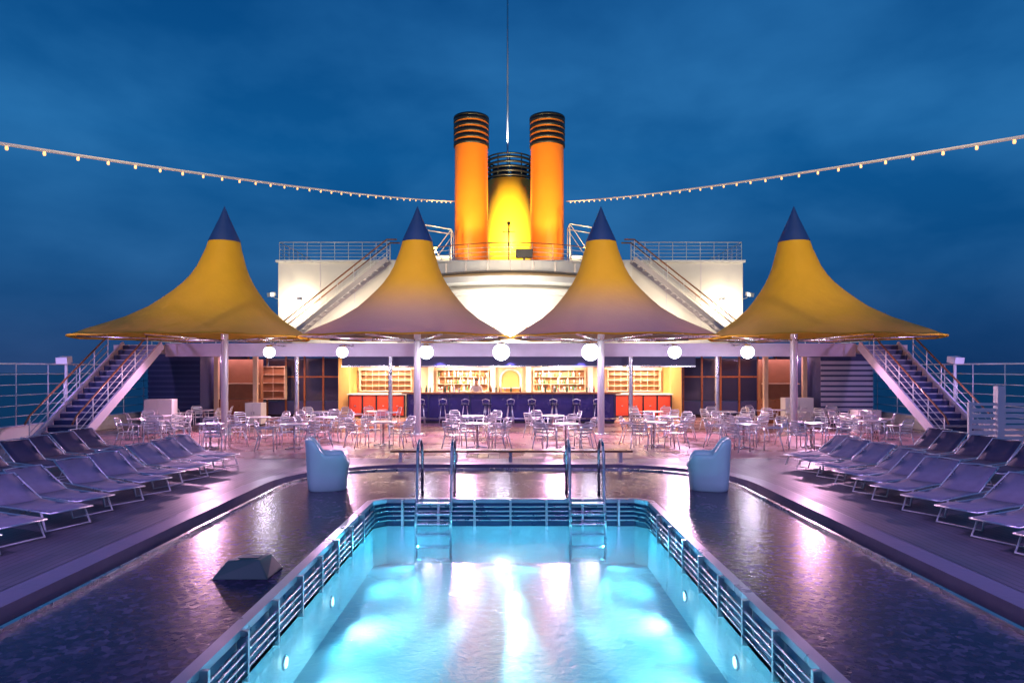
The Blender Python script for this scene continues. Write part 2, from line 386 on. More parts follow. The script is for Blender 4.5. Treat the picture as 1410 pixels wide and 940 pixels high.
tub((-3.75,13.4,-.06),R(196),'pale aqua plastic tub armchair left of the pool ladders')
tub((4.06,13.4,-.06),R(-16),'pale aqua plastic tub armchair right of the pool ladders')
t=thing('water_vent_box','low dark teal faceted box in the shallow water','box',(-3.15,7.85,-.06))
MB().add([(-.34,-.24,0),(.32,-.24,0),(.34,.24,0),(-.34,.24,0),(-.22,-.09,.18),(.18,-.12,.20),(.24,.12,.20),(-.15,.14,.18)],
 [(3,2,1,0),(4,5,6,7),(0,1,5,4),(1,2,6,5),(2,3,7,6),(3,0,4,7)]).build('housing',mat('teal_box',(.05,.13,.11),.5),t,bevel=.012)
MB().box(-.10,.14,-.05,.08,.192,.204).build('lid',mat('teal_lid',(.07,.16,.14),.5),t)

# ------------------------------------------------------------ loungers
def lounger(loc,rz,label,group,fab,ang=42):
    t=thing('sun_lounger',label,'sun lounger',loc,rz,group)
    z=.30; L1=1.22; L2=.80; a=R(ang); ex=L1+L2*math.cos(a); ez=z+L2*math.sin(a)
    f=MB()
    for s in (-1,1): f.tube([(0,s*.31,z-.01),(L1,s*.31,z),(2.0,s*.31,z)],.014,6)
    f.tube([(0,-.31,z-.01),(0,.31,z-.01)],.014,6); f.tube([(2.0,-.31,z),(2.0,.31,z)],.014,6)
    f.build('frame',M['alu'],t)
    def sheet(pts,nm):
        m_=MB(); k=len(pts); vs=[]
        for (x,zz) in pts:
            for j in range(5):
                y=-.29+.58*j/4; vs.append((x,y,zz-.018*(1-(2*j/4-1)**2)))
        m_.add(vs,[(i*5+j,i*5+j+1,(i+1)*5+j+1,(i+1)*5+j) for i in range(k-1) for j in range(4)],True)
        o=m_.build(nm,fab,t); so=o.modifiers.new('Solidify','SOLIDIFY'); so.thickness=.006; return o
    sheet([(.02,z+.005),(.3,z+.012),(.7,z-.015),(L1,z+.008)],'seat')
    sheet([(L1,z+.012),(L1+.4*math.cos(a),z+.4*math.sin(a)-.025),(ex,ez)],'backrest')
    b=MB(); b.tube([(L1,-.31,z),(ex,-.31,ez),(ex+.01,0,ez+.02),(ex,.31,ez),(L1,.31,z)],.014,6)
    b.tube([(L1+.42,-.28,z+.22),(1.85,-.28,z)],.01,5); b.tube([(L1+.42,.28,z+.22),(1.85,.28,z)],.01,5)
    b.build('back_frame',M['alu'],t)
    for (x,d) in ((.22,-.14),(1.6,.1)):
        MB().tube([(x,-.31,z),(x+d,-.33,.03),(x+d,.33,.03),(x,.31,z)],.016,6).build('leg',M['white2'],t)
    return t
G1='sun loungers in rows beside the pool'
lA=None
def nword(i,n): return 'nearest' if i==0 else ('farthest' if i==n-1 else ORD[i]+' nearest')
for s,side in ((-1,'left'),(1,'right')):
    for i in range(11):
        y=7.2+i*.86+random.uniform(-.06,.06); x=s*(6.55+random.uniform(-.10,.10)+.03*i)
        al=R(27+random.uniform(-5,5)); rz=PI-al if s<0 else al
        lab=f'lilac mesh sun lounger, {nword(i,11)} in the inner row {side} of the pool'
        if lA is None: lA=lounger((x,y,0),rz,lab,G1,M['sling'],28)
        else: dup(lA,(x,y,0),rz,lab)
lB=None
for s,side in ((-1,'left'),(1,'right')):
    for i in range(9):
        y=9.8+i*.9+random.uniform(-.05,.05); x=s*(9.6+random.uniform(-.08,.08)+.05*i)
        al=R(24+random.uniform(-4,4)); rz=PI-al if s<0 else al
        lab=f'dark cushioned sun lounger, {nword(i,9)} in the outer row on the {side}'
        if lB is None: lB=lounger((x,y,0),rz,lab,G1,M['slingd'],34)
        else: dup(lB,(x,y,0),rz,lab)

# ------------------------------------------------------------ cafe furniture
def chair(loc,rz,label):
    t=thing('cafe_chair',label,'chair',loc,rz,'aluminium chairs around the café tables')
    m_=MB()
    for k in range(5): y=-.19+k*.085; m_.box(-.215,.215,y,y+.055,.44,.452)
    m_.build('seat',M['alu'],t)
    m_=MB()
    for k in range(4):
        z=.53+k*.082; dy=-.235-.1*(z-.44)/.4
        m_.add([(x,dy-.03*(1-(x/.2)**2)+o,zz) for o in (0,.008) for zz in (z,z+.042) for x in (-.2,-.1,0,.1,.2)],
            [(i,i+1,i+6,i+5) for i in range(4)]+[(10+i+5,10+i+6,10+i+1,10+i) for i in range(4)])
    m_.build('backrest',M['alu'],t)
    m_=MB()
    for s in (-1,1):
        m_.tube([(s*.26,.2,.65),(s*.265,-.05,.665),(s*.25,-.24,.66),(s*.2,-.295,.67)],.018,6)
        m_.tube([(s*.22,-.2,.44),(s*.21,-.31,.80)],.016,6)
    m_.tube([(-.21,-.31,.80),(-.15,-.345,.86),(.15,-.345,.86),(.21,-.31,.80)],.016,6)
    m_.tube([(-.25,-.2,.43),(.25,-.2,.43)],.013,6); m_.tube([(-.25,.2,.43),(.25,.2,.43)],.013,6)
    m_.build('frame',M['alu'],t)
    for s in (-1,1):
        MB().tube([(s*.26,.22,0),(s*.26,.2,.65)],.016,6).build('leg',M['alu'],t)
        MB().tube([(s*.25,-.32,0),(s*.24,-.2,.44)],.016,6).build('leg',M['alu'],t)
    return t
def table(loc,label):
    t=thing('cafe_table',label,'table',loc,0,'round café tables on the terrace')
    MB().lathe([(0,.715),(.38,.715),(.4,.725),(.4,.74),(.385,.748),(0,.748)],28).build('table_top',M['alu'],t)
    MB().lathe([(.03,.03),(.03,.7),(.1,.715)],12).build('column',M['steel'],t)
    m_=MB()
    for k in range(4): a=PI/4+k*PI/2; m_.bar((0,0,.05),(.3*math.cos(a),.3*math.sin(a),.02),.06,.03)
    m_.build('base',M['steel'],t)
    return t
rows=[('front',[(-11.2,20.6),(-9.0,19.6),(-6.45,19.5),(-3.95,20.3),(-1.0,19.7),(1.65,19.6),(4.4,20.1),(6.95,19.5),(9.1,19.8),(11.4,20.6)]),
      ('middle',[(-12.3,22.9),(-8.6,22.3),(-6.3,22.2),(-1.3,22.9),(1.5,23.0),(5.4,22.5),(7.8,22.3),(12.3,22.9)]),
      ('back',[(-12.2,26.0),(-7.2,25.2),(-5.2,25.3),(5.5,25.2),(8.3,25.2),(10.6,26.2),(12.6,25.9)])]
tb=None; ch=None
for rn,ps in rows:
    for i,(x,y) in enumerate(ps):
        lab=f'round aluminium café table, {ORD[i]} from the left in the {rn} row'
        if tb is None: tb=table((x,y,.004),lab)
        else: dup(tb,(x,y,.004),random.uniform(0,1),lab)
        j=random.uniform(-25,25)
        for k,nm in enumerate(('far right','far left','near left','near right')):
            a=R(45+90*k+j*.5+random.uniform(-14,14)); d=random.uniform(.66,.86)
            px=x+d*math.cos(a); py=y+d*math.sin(a); rz=a+PI/2+R(random.uniform(-22,22))
            lab=f'aluminium slatted chair, {nm} of the {ORD[i]} table from left, {rn} row'
            if ch is None: ch=chair((px,py,.004),rz,lab)
            else: dup(ch,(px,py,.004),rz,lab)

# ------------------------------------------------------------ tents
TP=[(7.1,0),(6.75,.025),(6.45,.055),(6.1,.09),(5.79,.135),(5.5,.19),(5.25,.25),(4.9,.345),(4.59,.44),(4.19,.61),(3.95,.75),(3.75,.87),(3.6,.95),(3.5,1.0)]
def tent(x,EL,ER,label,cv):
    t=thing('canopy_tent',label,'canopy',(x,24,0),0,'yellow peaked canopies over the terrace')
    n=64; vs=[]; m=len(TP); rim=[]
    for k in range(n):
        a=2*PI*k/n; c=math.cos(a); s=math.sin(a); ex=ER if c>0 else EL; ey=3.3
        B=(abs(c/ex)**2.3+abs(s/ey)**2.3)**(-1/2.3)
        sc_=abs(math.sin(a*4))
        for (z,g) in TP:
            r=.53+(B-.53)*g; r*=1-.02*sc_*g
            zz=z+(.04*sc_*g*g)
            vs.append((r*c,r*s,zz))
        rim.append(vs[-1])
    fs=[(k*m+i,((k+1)%n)*m+i,((k+1)%n)*m+i+1,k*m+i+1) for k in range(n) for i in range(m-1)]
    MB().add(vs,fs,True).build('canopy',cv,t)
    MB().tube(rim,.035,6,True).build('hem',M['canvas'],t)
    MB().lathe([(.56,7.02),(.545,7.08),(.38,7.45),(.18,7.9),(.0,8.36)],28).build('peak_cap',M['bluecap'],t)
    MB().lathe([(.13,0),(.13,7.0)],20).build('pole',M['pole'],t)
    MB().lathe([(.0,.03),(.3,.03),(.3,0)],20).build('base_plate',M['steel'],t)
    for k in range(8):
        a=2*PI*k/8+PI/8; c=math.cos(a); s=math.sin(a); ex=ER if c>0 else EL
        B=(abs(c/ex)**2.3+abs(s/3.3)**2.3)**(-1/2.3)*.93
        MB().tube([(0.11*c,.11*s,3.42),(B*c,B*s,3.5)],.03,6).build('spoke',M['steel'],t)
tent(-10.5,5.3,2.95,'yellow peaked canopy with blue tip, far left of the four',M['canvas'])
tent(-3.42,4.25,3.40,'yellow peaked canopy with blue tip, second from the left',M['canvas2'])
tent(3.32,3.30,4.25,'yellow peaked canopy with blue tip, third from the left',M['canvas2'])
tent(10.4,2.95,5.15,'yellow peaked canopy with blue tip, far right of the four',M['canvas'])

# ------------------------------------------------------------ upper deck slab + columns
t=thing('upper_deck','white upper deck slab with lilac fascia above the bar','deck',(0,25,0))
MB().box(-15.2,15.2,.03,9,3.0,3.3).build('slab',M['white'],t)
MB().box(-13.2,13.2,-.04,.03,2.85,3.36).build('fascia',mat('fascia_dull',(.42,.38,.50),.45),t,bevel=.01)
def rail(name,label,cat,pts,h,nr,sp,m=M['white2'],r=.022,top=None,group=None):
    c=Vector(pts[0]); t=thing(name,label,cat,tuple(c),0,group)
    P=[Vector(p)-c for p in pts]
    for k in range(nr):
        z=h*(k+1)/nr
        MB().tube([p+Vector((0,0,z)) for p in P],r*(1.5 if k==nr-1 else .8),6).build('top_rail' if k==nr-1 else 'rail_bar',top if (top and k==nr-1) else m,t)
    for i in range(len(P)-1):
        d=(P[i+1]-P[i]); n_=max(1,round(d.length/sp))
        for j in range(n_+(1 if i==len(P)-2 else 0)):
            p=P[i]+d*j/n_
            MB().tube([p,p+Vector((0,0,h))],r,6).build('post',m,t)
    return t
for i,x in enumerate((-8.9,-5.0,5.0,8.6)):
    t=thing('deck_column','slim steel column carrying the upper deck, '+ORD[i]+' from the left','column',(x,27.2,0),0,'columns under the upper deck')
    MB().lathe([(.09,.05),(.09,3.0)],16).build('shaft',M['steel'],t)
    MB().lathe([(.16,0),(.16,.05),(.09,.08)],16).build('collar',M['steel'],t)
for s,side in ((-1,'left'),(1,'right')):
    rail('deck_railing',f'white railing on the upper deck edge behind the {side} canopies','railing',[(s*15.1,33.5,3.3),(s*15.1,27.5,3.3)],1.0,4,1.5)
    rail('ship_railing',f'tall white railing along the {side} side of the ship','railing',[(s*16.1,2,.5),(s*16.1,45,.5)],2.05,6,1.5,m=M['white2'],r=.020)
    t=thing('bulwark',f'low white bulwark below the {side} side railing','wall',(s*16.1,20,0))
    MB().box(-.06,.06,-18,25,0,.5).build('panel',M['white'],t,bevel=.01)
    MB().box(-.1,.1,-18,25,.5,.54).build('cap_rail',M['lilac'],t)
    t=thing('staircase',f'open white staircase climbing to the upper deck on the {side}','staircase',(s*14,20,0),0,'deck staircases')
    n=16
    for q in (-.72,.72):
        MB().bar((q,-.1,-.02),(q,4.9,3.28),.07,.32).build('stringer',M['lilac'],t)
        m_=MB(); off=Vector((0,0,.85)); a=Vector((q,0,.1)); b=Vector((q,3.9,2.73))
        m_.tube([a+Vector((0,-.2,.6)),a+off,b+off],.03,6)
        m_.build('handrail',M['wood'],t)
        m_=MB()
        for zz in (.32,.58): m_.tube([a+Vector((0,0,zz)),b+Vector((0,0,zz))],.014,6)
        for k in range(6):
            p=a+(b-a)*k/5; m_.tube([p,p+off],.018,6)
        m_.build('balustrade',M['white2'],t)
    for k in range(n):
        y=.15+4.6*k/n; z=.2+3.1*k/n
        MB().box(-.67,.67,y,y+.27,z-.035,z).build('tread',M['steplight'],t)
        MB().box(-.66,.66,y+.25,y+.265,z,z+.155).build('riser',M['dblue'],t)
# slatted white barrier at the right
t=thing('slatted_barrier','white slatted barrier panel with a thick post at the far right','fence',(13.9,18.6,0))
MB().box(-.8,-.11,-.02,.02,1.34,1.42).build('top_rail',M['white2'],t); MB().box(.11,1.7,-.02,.02,1.34,1.42).build('top_rail',M['white2'],t)
MB().box(-.10,.10,-.10,.10,0,1.9).build('post',M['white2'],t,bevel=.02)
MB().box(-.88,-.8,-.04,.04,0,1.44).build('post',M['white2'],t); MB().box(1.7,1.78,-.04,.04,0,1.44).build('post',M['white2'],t)
for k in range(6):
    MB().box(-.8,-.11,-.015,.015,.36+k*.16,.47+k*.16).build('slat',M['white2'],t)
    MB().box(.11,1.7,-.015,.015,.36+k*.16,.47+k*.16).build('slat',M['white2'],t)
# string lights
for s,side in ((-1,'left'),(1,'right')):
    A=Vector((s*9.4,12,6.72+(0 if s<0 else .12))); B=Vector((s*3.25,38,12.1)); A2=A+(A-B)*.25
    t=thing('string_light',f'string of small amber bulbs running from the funnels to the upper {side}','string lights',tuple(B),0,'string lights')
    def P(u):
        p=A2+(B-A2)*u; return p-Vector((0,0,1.2*u*(1-u)))-B
    MB().tube([P(i/40) for i in range(41)],.032,6).build('cable',M['cable'],t)
    for i in range(2,44):
        p=P(i/44); m_=MB()
        m_.lathe([(0,-.11),(.02,-.105),(.03,-.078),(.027,-.045),(.02,-.02),(.02,0)],8,c=tuple(p)); m_.build('bulb',M['bulb'],t)

# globe lamps
gl=[(-8.6,.20),(-6.0,.20),(-3.0,.25),(-.33,.30),(2.85,.31),(5.85,.23),(8.45,.23)]
for i,(x,r) in enumerate(gl):
    t=thing('globe_lamp',f'glowing white globe lamp under the canopy edge, {ORD[i]} from the left','lamp',(x,23.3,2.98),0,'globe lamps below the canopies')
    MB().lathe([(0.001,-r)]+[(r*math.cos(a),r*math.sin(a)) for a in [R(-80+16*k) for k in range(11)]]+[(0.001,r)],24).build('globe',M['globe'],t)
    MB().tube([(0,0,r),(0,.1,r+.06),(0,1.64,r+.06 if r<.3 else .36)],.025,6).build('bracket',M['steel'],t)
    MB().lathe([(.0,r+.05),(.10,r+.04),(.14,r-.03),(.13,r-.05),(0,r-.02)],16).build('cap',M['steel'],t)
    lamp('POINT',(x,22.9,2.6),(.88,.74,1),90,r=.12)

# ------------------------------------------------------------ bar area
t=thing('back_wall','cream rear wall of the bar with yellow end pillars','wall',(0,33,0))
MB().box(-8.1,8.1,0,.3,0,3.0).build('panel',M['cream'],t)
for x in (-8.0,7.95): MB().box(x-.28,x+.28,-1.6,.0,0,3.0).build('pillar',M['gold'],t,bevel=.02)
for x in (-4.0,-.9,.9,4.0): MB().box(x-.13,x+.13,-.2,0,0,3.0).build('pilaster',M['white2'],t)
for x0,x1 in ((-7.7,-4.2),(-3.8,-1.05),(1.05,3.8),(4.2,7.65)):
    for k in range(5): MB().box(x0,x1,-.012,-.002,.25+k*.19,.41+k*.19).build('tile_course',M['cream2'],t)
    MB().box(x0,x1,-.05,-.002,2.45,2.5).build('moulding',M['wood'],t)
t=thing('bar_canopy','blue metal fascia box hanging over the bar counter','canopy',(0,27.9,0))
MB().box(-7.2,7.9,0,.25,2.52,2.995).build('fascia',M['siding'],t,bevel=.01)
MB().box(-7.2,7.9,-.02,.27,2.46,2.518).build('edge_strip',M['steel'],t)
t=thing('bar_counter','long dark blue bar counter with wooden top','bar',(0,28.6,0))
MB().box(-4.55,4.6,0,.6,.1,1.28).build('counter_body',M['counter'],t)
MB().box(-4.75,4.8,-.15,.75,1.28,1.35).build('counter_top',M['wood'],t,bevel=.015)
for k in range(11):
    x=-4.5+k*.905; MB().box(x-.03,x+.03,-.03,0,.12,1.28).build('front_rib',M['dblue'],t)
MB().tube([(-4.6,-.22,.22),(4.65,-.22,.22)],.025,8).build('foot_rail',M['steel'],t)
MB().box(-4.5,4.55,.04,.56,0,.1).build('plinth',M['black'],t)
st=None
for i in range(9):
    x=-3.85+i*.95+random.uniform(-.05,.05); lab='steel bar stool with dark seat, '+ORD[i]+' from the left at the bar'
    if st is None:
        st=thing('bar_stool',lab,'stool',(x,27.95,.004),0,'bar stools along the counter')
        MB().lathe([(0,.82),(.17,.82),(.19,.85),(.18,.89),(0,.91)],20).build('seat',M['dblue'],st)
        m_=MB()
        m_.tube([(-.13,-.15,.84),(-.16,-.19,1.05),(0,-.22,1.10),(.16,-.19,1.05),(.13,-.15,.84)],.014,6)
        m_.build('backrest',M['alu'],st)
        for a in (45,135,225,315): MB().tube([(.1*math.cos(R(a)),.1*math.sin(R(a)),.82),(.22*math.cos(R(a)),.22*math.sin(R(a)),0)],.016,6).build('leg',M['alu'],st)
        MB().tube([(.18*math.cos(2*PI*k/16),.18*math.sin(2*PI*k/16),.3) for k in range(16)],.012,6,True).build('footrest',M['alu'],st)
    else: dup(st,(x,27.95,.004),random.uniform(-.3,.3),lab)
BT=[]
def bottle(m_,lab,h,x,nm='bottle',prof=None):
    o=MB().lathe(prof or [(0,0),(.035,0),(.038,.02),(.038,.6*h),(.014,.75*h),(.014,h),(0,h)],10).build(nm,m_)
    o.location=x; return tag(o,lab,'bottle' if nm=='bottle' else 'glass','bottles around the bar' if nm=='bottle' else 'glasses around the bar')
gp=[(0,0),(.03,0),(.006,.01),(.006,.08),(.035,.11),(.04,.18),(.036,.18),(.03,.12),(0,.1)]
BT=[bottle(M['bottle'],'small green bottle kept on the bar counter or back shelves',.29,(-2.9,29.0,1.352)),
    bottle(M['bottle2'],'small amber bottle kept on the bar counter or back shelves',.27,(-2.7,29.05,1.352)),
    bottle(M['white2'],'small pale bottle kept on the bar counter or back shelves',.30,(-2.5,29.0,1.352)),
    bottle(M['white2'],'small stemmed glass kept on the bar counter or back shelves',.3,(-2.3,29.0,1.352),'wine_glass',gp)]
def shelf(x0,x1,z0,z1,nx,nz,label,bot,y=32.98):
    cx=(x0+x1)/2; w_=(x1-x0)/2
    t=thing('shelf_unit',label,'shelf',(cx,y,z0),0,'bar shelf units')
    h=z1-z0
    MB().box(-w_,w_,-.03,-.013,0,h).build('back_panel',M['shelf'],t)
    m_=MB().box(-w_,w_,-.35,-.03,h-.04,h).box(-w_,w_,-.35,-.03,0,.04).box(-w_,-w_+.04,-.35,-.03,.04,h-.04).box(w_-.04,w_,-.35,-.03,.04,h-.04)
    m_.build('frame',M['cream2'],t)
    for k in range(1,nz): MB().box(-w_+.04,w_-.04,-.33,-.03,h*k/nz-.009,h*k/nz+.009).build('shelf_board',M['cream2'],t)
    m_=MB()
    for k in range(1,nx):
        x=-w_+2*w_*k/nx; m_.box(x-.009,x+.009,-.345,-.335,.04,h-.04)
    m_.build('divider',M['cream2'],t)
    for k in range(nz):
        for i in range(bot):
            if random.random()<.15: continue
            x=cx-w_+.12+(2*w_-.24)*i/max(1,bot-1)+random.uniform(-.03,.03); z=z0+(h*k/nz+.010 if k else .042)
            bb=random.choice(BT).copy(); C.objects.link(bb); bb.location=(x,32.75,z)
shelf(-7.55,-4.95,1.25,2.35,8,4,'shelf unit at the far left of the bar wall',0)
shelf(-3.7,-1.1,1.25,2.35,6,3,'bottle shelf behind the bar, left of the arch',16)
shelf(1.15,3.75,1.25,2.35,6,3,'bottle shelf behind the bar, right of the arch',16)
shelf(4.85,7.5,1.25,2.35,8,4,'shelf unit at the far right of the bar wall',0)
shelf(-12.6,-10.9,.9,2.5,3,4,'tall warm lit shelf unit in front of the left glass wall',0,31.9)
for i in range(44):
    x=random.uniform(-4.3,4.4)
    if -2.1<x<-1.0: continue
    b=random.choice(BT).copy(); C.objects.link(b); b.location=(x,28.95+random.uniform(0,.2),1.352)
t=thing('arched_niche','white arched niche in the middle of the bar wall','niche',(0,32.98,1.1))
pts=[(-.5,0)]+[(-.5*math.cos(PI*k/12),.75+.5*math.sin(PI*k/12)) for k in range(13)]+[(.5,0)]
MB().tube([(x,-.06,z) for x,z in pts],.06,8).build('arch_frame',M['white2'],t)
MB().add([(x,-.02,z) for x,z in pts],[tuple(range(len(pts)))]).build('back_panel',M['gold'],t)
MB().box(-.45,.45,-.3,-.03,.3,.34).build('shelf_board',M['white2'],t)
for s,xc,lab in ((-1,-6.35,'orange red cabinet with four doors left of the bar'),(1,6.3,'orange red cabinet with four doors right of the bar')):
    t=thing('cabinet',lab,'cabinet',(xc,31,0),0,'red cabinets beside the bar')
    MB().box(-1.35,1.35,0,.6,.08,1.15).build('cabinet_body',M['dark'],t)
    MB().box(-1.4,1.4,-.05,.62,1.15,1.2).build('cabinet_top',M['white2'],t)
    for k in range(4):
        x=-1.32+k*.665
        d=MB().box(x+.02,x+.60,-.02,0,.16,1.09).build('door',M['redcab'],t,bevel=.006)
        MB().box(x+.10,x+.52,-.034,-.022,.26,.99).build('inset_panel',M['redcab'],d,bevel=.008)
        MB().box(x+.27,x+.35,-.055,-.036,.6,.65).build('handle',M['steel'],d)
    lamp('SPOT',(xc,29.3,2.8),(1,.66,.48),190,(xc,31,.5),.1,ang=80,blend=.8)
for s,side in ((-1,'left'),(1,'right')):
    t=thing('glass_wall',f'dark framed glass wall behind the {side} tables','glass wall',(s*10.7,32.2,0))
    for k in range(5):
        x=-2.2+k*.92
        MB().box(x+.04,x+.88,0,.03,.8,2.9).build('pane',M['glass'],t)
        MB().box(x-.04,x+.04,-.05,.06,0,3.0).build('mullion',M['wood'],t)
        MB().box(x+.06,x+.86,-.01,.04,.15,.78).build('wood_panel',M['siding'],t)
    MB().box(2.36,2.44,-.05,.06,0,3.0).build('mullion',M['wood'],t)
    MB().box(-2.16,2.36,-.04,.05,0,.148).build('sill',M['dark'],t)
    MB().box(-2.16,2.36,-.045,.055,1.95,2.02).build('transom',M['wood'],t)
    t=thing('deckhouse',f'small blue clad deckhouse beside the {side} staircase','deckhouse',(s*14.2,27.6,0))
    MB().box(-1.1,1.1,0,5,0,3.0).build('wall',M['siding'],t)
    for k in range(12): MB().box(-1.1,1.1,-.03,-.002,.15+k*.22,.29+k*.22).build('cladding_board',M['dblue'] if s<0 else M['lilac'],t)
    t=thing('service_kiosk',f'wooden service kiosk with cream posts on the {side} under the deck','kiosk',(s*12.0,28.6,0))
    MB().box(-.8,.8,0,1.0,0,1.05).build('base_cabinet',M['wood'],t)
    MB().box(-.8,.8,.7,1.0,1.05,2.8).build('back_panel',M['shelf'],t)
    for x in (-.85,.85): MB().box(x-.09,x+.09,-.1,.08,0,3.0).build('post',M['cream'],t)
    MB().box(-.76,.76,.2,.68,1.7,1.74).build('shelf_board',M['cream'],t)
for i,(x,y,w_,h,lab) in enumerate(((-13.0,24.1,.5,1.25,'white two door storage cabinet near the left staircase'),(-10.8,27.4,.35,.95,'low white storage cabinet behind the left tables'),(12.2,27.6,.6,1.15,'white two door storage cabinet behind the right tables'),(13.3,24.2,.45,.85,'low white storage cabinet near the right staircase'))):
    t=thing('storage_cabinet',lab,'cabinet',(x,y,.004),R(random.uniform(-6,6)),'white storage cabinets')
    MB().box(-w_,w_,0,.5,.06,h).build('cabinet_body',M['white'],t,bevel=.01)
    for q in (-1,1):
        a,b=(-w_+.02,-.01) if q<0 else (.01,w_-.02)
        d=MB().box(a,b,-.02,-.002,.1,h-.05).build('door',M['white2'],t)
        MB().box(q*.06-.01,q*.06+.01,-.045,-.02,h*.5,h*.62).build('handle',M['steel'],d)
    MB().box(-w_+.03,w_-.03,.03,.45,0,.06).build('plinth',M['dark'],t)
for i,x in enumerate((-6.2,-2.1,2.1,6.2)):
    t=thing('ceiling_light','warm ceiling light panel above the bar, '+ORD[i]+' from the left','lamp',(x,30.6,2.94),0,'ceiling light panels over the bar')
    MB().box(-1.5,1.5,-.35,.35,0,.055).build('frame',M['white2'],t)
    MB().box(-1.42,1.42,-.3,.3,-.012,-.001).build('diffuser',M['ceil'],t)
    lamp('AREA',(x,30.6,2.9),(1,.70,.50),280,(x,30.6,0),size=2.8,sizey=.6)
for x in (-6.2,-2.1,2.1,6.2): lamp('SPOT',(x,31.2,2.8),(1,.80,.58),880,(x,33,1.6),.1,ang=115,blend=1)
for x in (-11.2,-9.6,9.8,11.4): lamp('SPOT',(x,30.6,2.8),(1,.50,.40),80,(x,32.2,1.2),.1,ang=90,blend=.8)
for x in (-3,0,3): lamp('SPOT',(x,27.6,2.7),(.42,.30,1),130,(x,28.6,.6),.1,ang=100,blend=.8)

# ------------------------------------------------------------ bartender
def person():
    V=[];E=[];Rd=[]
    def v(p,r,par=None):
        V.append(p);Rd.append(r)
        if par is not None: E.append((par,len(V)-1))
        return len(V)-1
    pel=v((0,0,.95),(.14,.11)); sp1=v((0,-.02,1.12),(.135,.10),pel); chst=v((0,-.05,1.32),(.16,.115),sp1)
    nk0=v((0,-.06,1.46),(.085,.07),chst); nk=v((0,-.08,1.53),(.052,.055),nk0)
    h1=v((0,-.10,1.60),(.072,.085),nk); h2=v((0,-.105,1.68),(.078,.095),h1); h3=v((0,-.10,1.755),(.045,.06),h2)
    for s in (-1,1):
        hp=v((s*.10,0,.88),(.09,.09),pel); kn=v((s*.12,-.02,.48),(.06,.06),hp); an=v((s*.12,.02,.09),(.04,.04),kn); v((s*.13,-.14,.04),(.04,.03),an)
        sh=v((s*.20,-.05,1.41),(.062,.062),nk0); el=v((s*.26,-.15,1.17),(.042,.042),sh); wr=v((s*.18,-.38,1.22),(.027,.027),el)
        pm=v((s*.17,-.45,1.22),(.035,.018),wr)
        for k,(dx,l) in enumerate(((-.03,.075),(-.01,.09),(.01,.085),(.03,.065))):
            f1=v((s*.17+dx,-.45-l*.6,1.215),(.009,.009),pm); v((s*.17+dx,-.45-l,1.195),(.008,.008),f1)
        th=v((s*.17-s*.045,-.43,1.215),(.011,.011),wr); v((s*.17-s*.06,-.47,1.205),(.009,.009),th)
    me=bpy.data.meshes.new('person'); me.from_pydata(V,E,[]); me.materials.append(M['skin'])
    o=bpy.data.objects.new('person',me); C.objects.link(o)
    sk=o.modifiers.new('Skin','SKIN'); sk.use_smooth_shade=True
    for i,r in enumerate(Rd): me.skin_vertices[0].data[i].radius=r
    me.skin_vertices[0].data[0].use_root=True
    o.modifiers.new('Sub','SUBSURF').levels=2; o.modifiers['Sub'].render_levels=2
    o.location=(-1.55,29.75,.15)
    def skin(name,pts,edges,m_):
        me=bpy.data.meshes.new(name); me.from_pydata([p for p,r in pts],edges,[]); me.materials.append(m_)
        q=bpy.data.objects.new(name,me); C.objects.link(q); q.parent=o
        k=q.modifiers.new('Skin','SKIN'); k.use_smooth_shade=True
        for i,(p,r) in enumerate(pts): me.skin_vertices[0].data[i].radius=r
        me.skin_vertices[0].data[0].use_root=True
        q.modifiers.new('Sub','SUBSURF').levels=2; q.modifiers['Sub'].render_levels=2
        return q
    sh=[((0,0,.93),(.165,.135)),((0,-.02,1.12),(.16,.125)),((0,-.05,1.32),(.185,.14)),((0,-.06,1.46),(.095,.085))]
    ed=[(0,1),(1,2),(2,3)]
    for s in (-1,1):
        b=len(sh); sh+= [((s*.20,-.05,1.41),(.08,.08)),((s*.26,-.15,1.17),(.058,.058)),((s*.21,-.30,1.205),(.045,.045))]; ed+=[(3,b),(b,b+1),(b+1,b+2)]
    skin('shirt',sh,ed,M['shirt'])
    tr=[((0,0,.93),(.155,.125))]; ed=[]
    for s in (-1,1):
        b=len(tr); tr+=[((s*.10,0,.86),(.105,.105)),((s*.12,-.02,.48),(.078,.078)),((s*.12,.02,.1),(.06,.06))]; ed+=[(0,b),(b,b+1),(b+1,b+2)]
    skin('trousers',tr,ed,M['trouser'])
    m_=MB(); m_.lathe([(.088*math.cos(R(a)),.10*math.sin(R(a))) for a in range(-10,91,12)],20,c=(0,-.085,1.70)); m_.build('hair',M['hair'],o)
    m_=MB()
    for s in (-1,1): m_.lathe([(0.001,-.012),(.012,0),(0.001,.012)],8,c=(s*.03,-.185,1.665))
    m_.build('eyes',M['black'],o)
    MB().add([(-.012,-.185,1.62),(.012,-.185,1.62),(0,-.21,1.62),(0,-.188,1.66)],[(0,2,1),(0,3,2),(2,3,1),(0,1,3)]).build('nose',M['skin'],o)
    MB().box(-.022,.022,-.186,-.18,1.592,1.598).build('mouth',M['redcab'],o)
    tag(o,'person in a white shirt with dark hair standing behind the bar counter','person')
struct(MB().box(-4.5,4.5,29.25,32.6,.01,.15),'bar_floor',M['shelf'],'raised floor behind the bar counter','floor')
person()

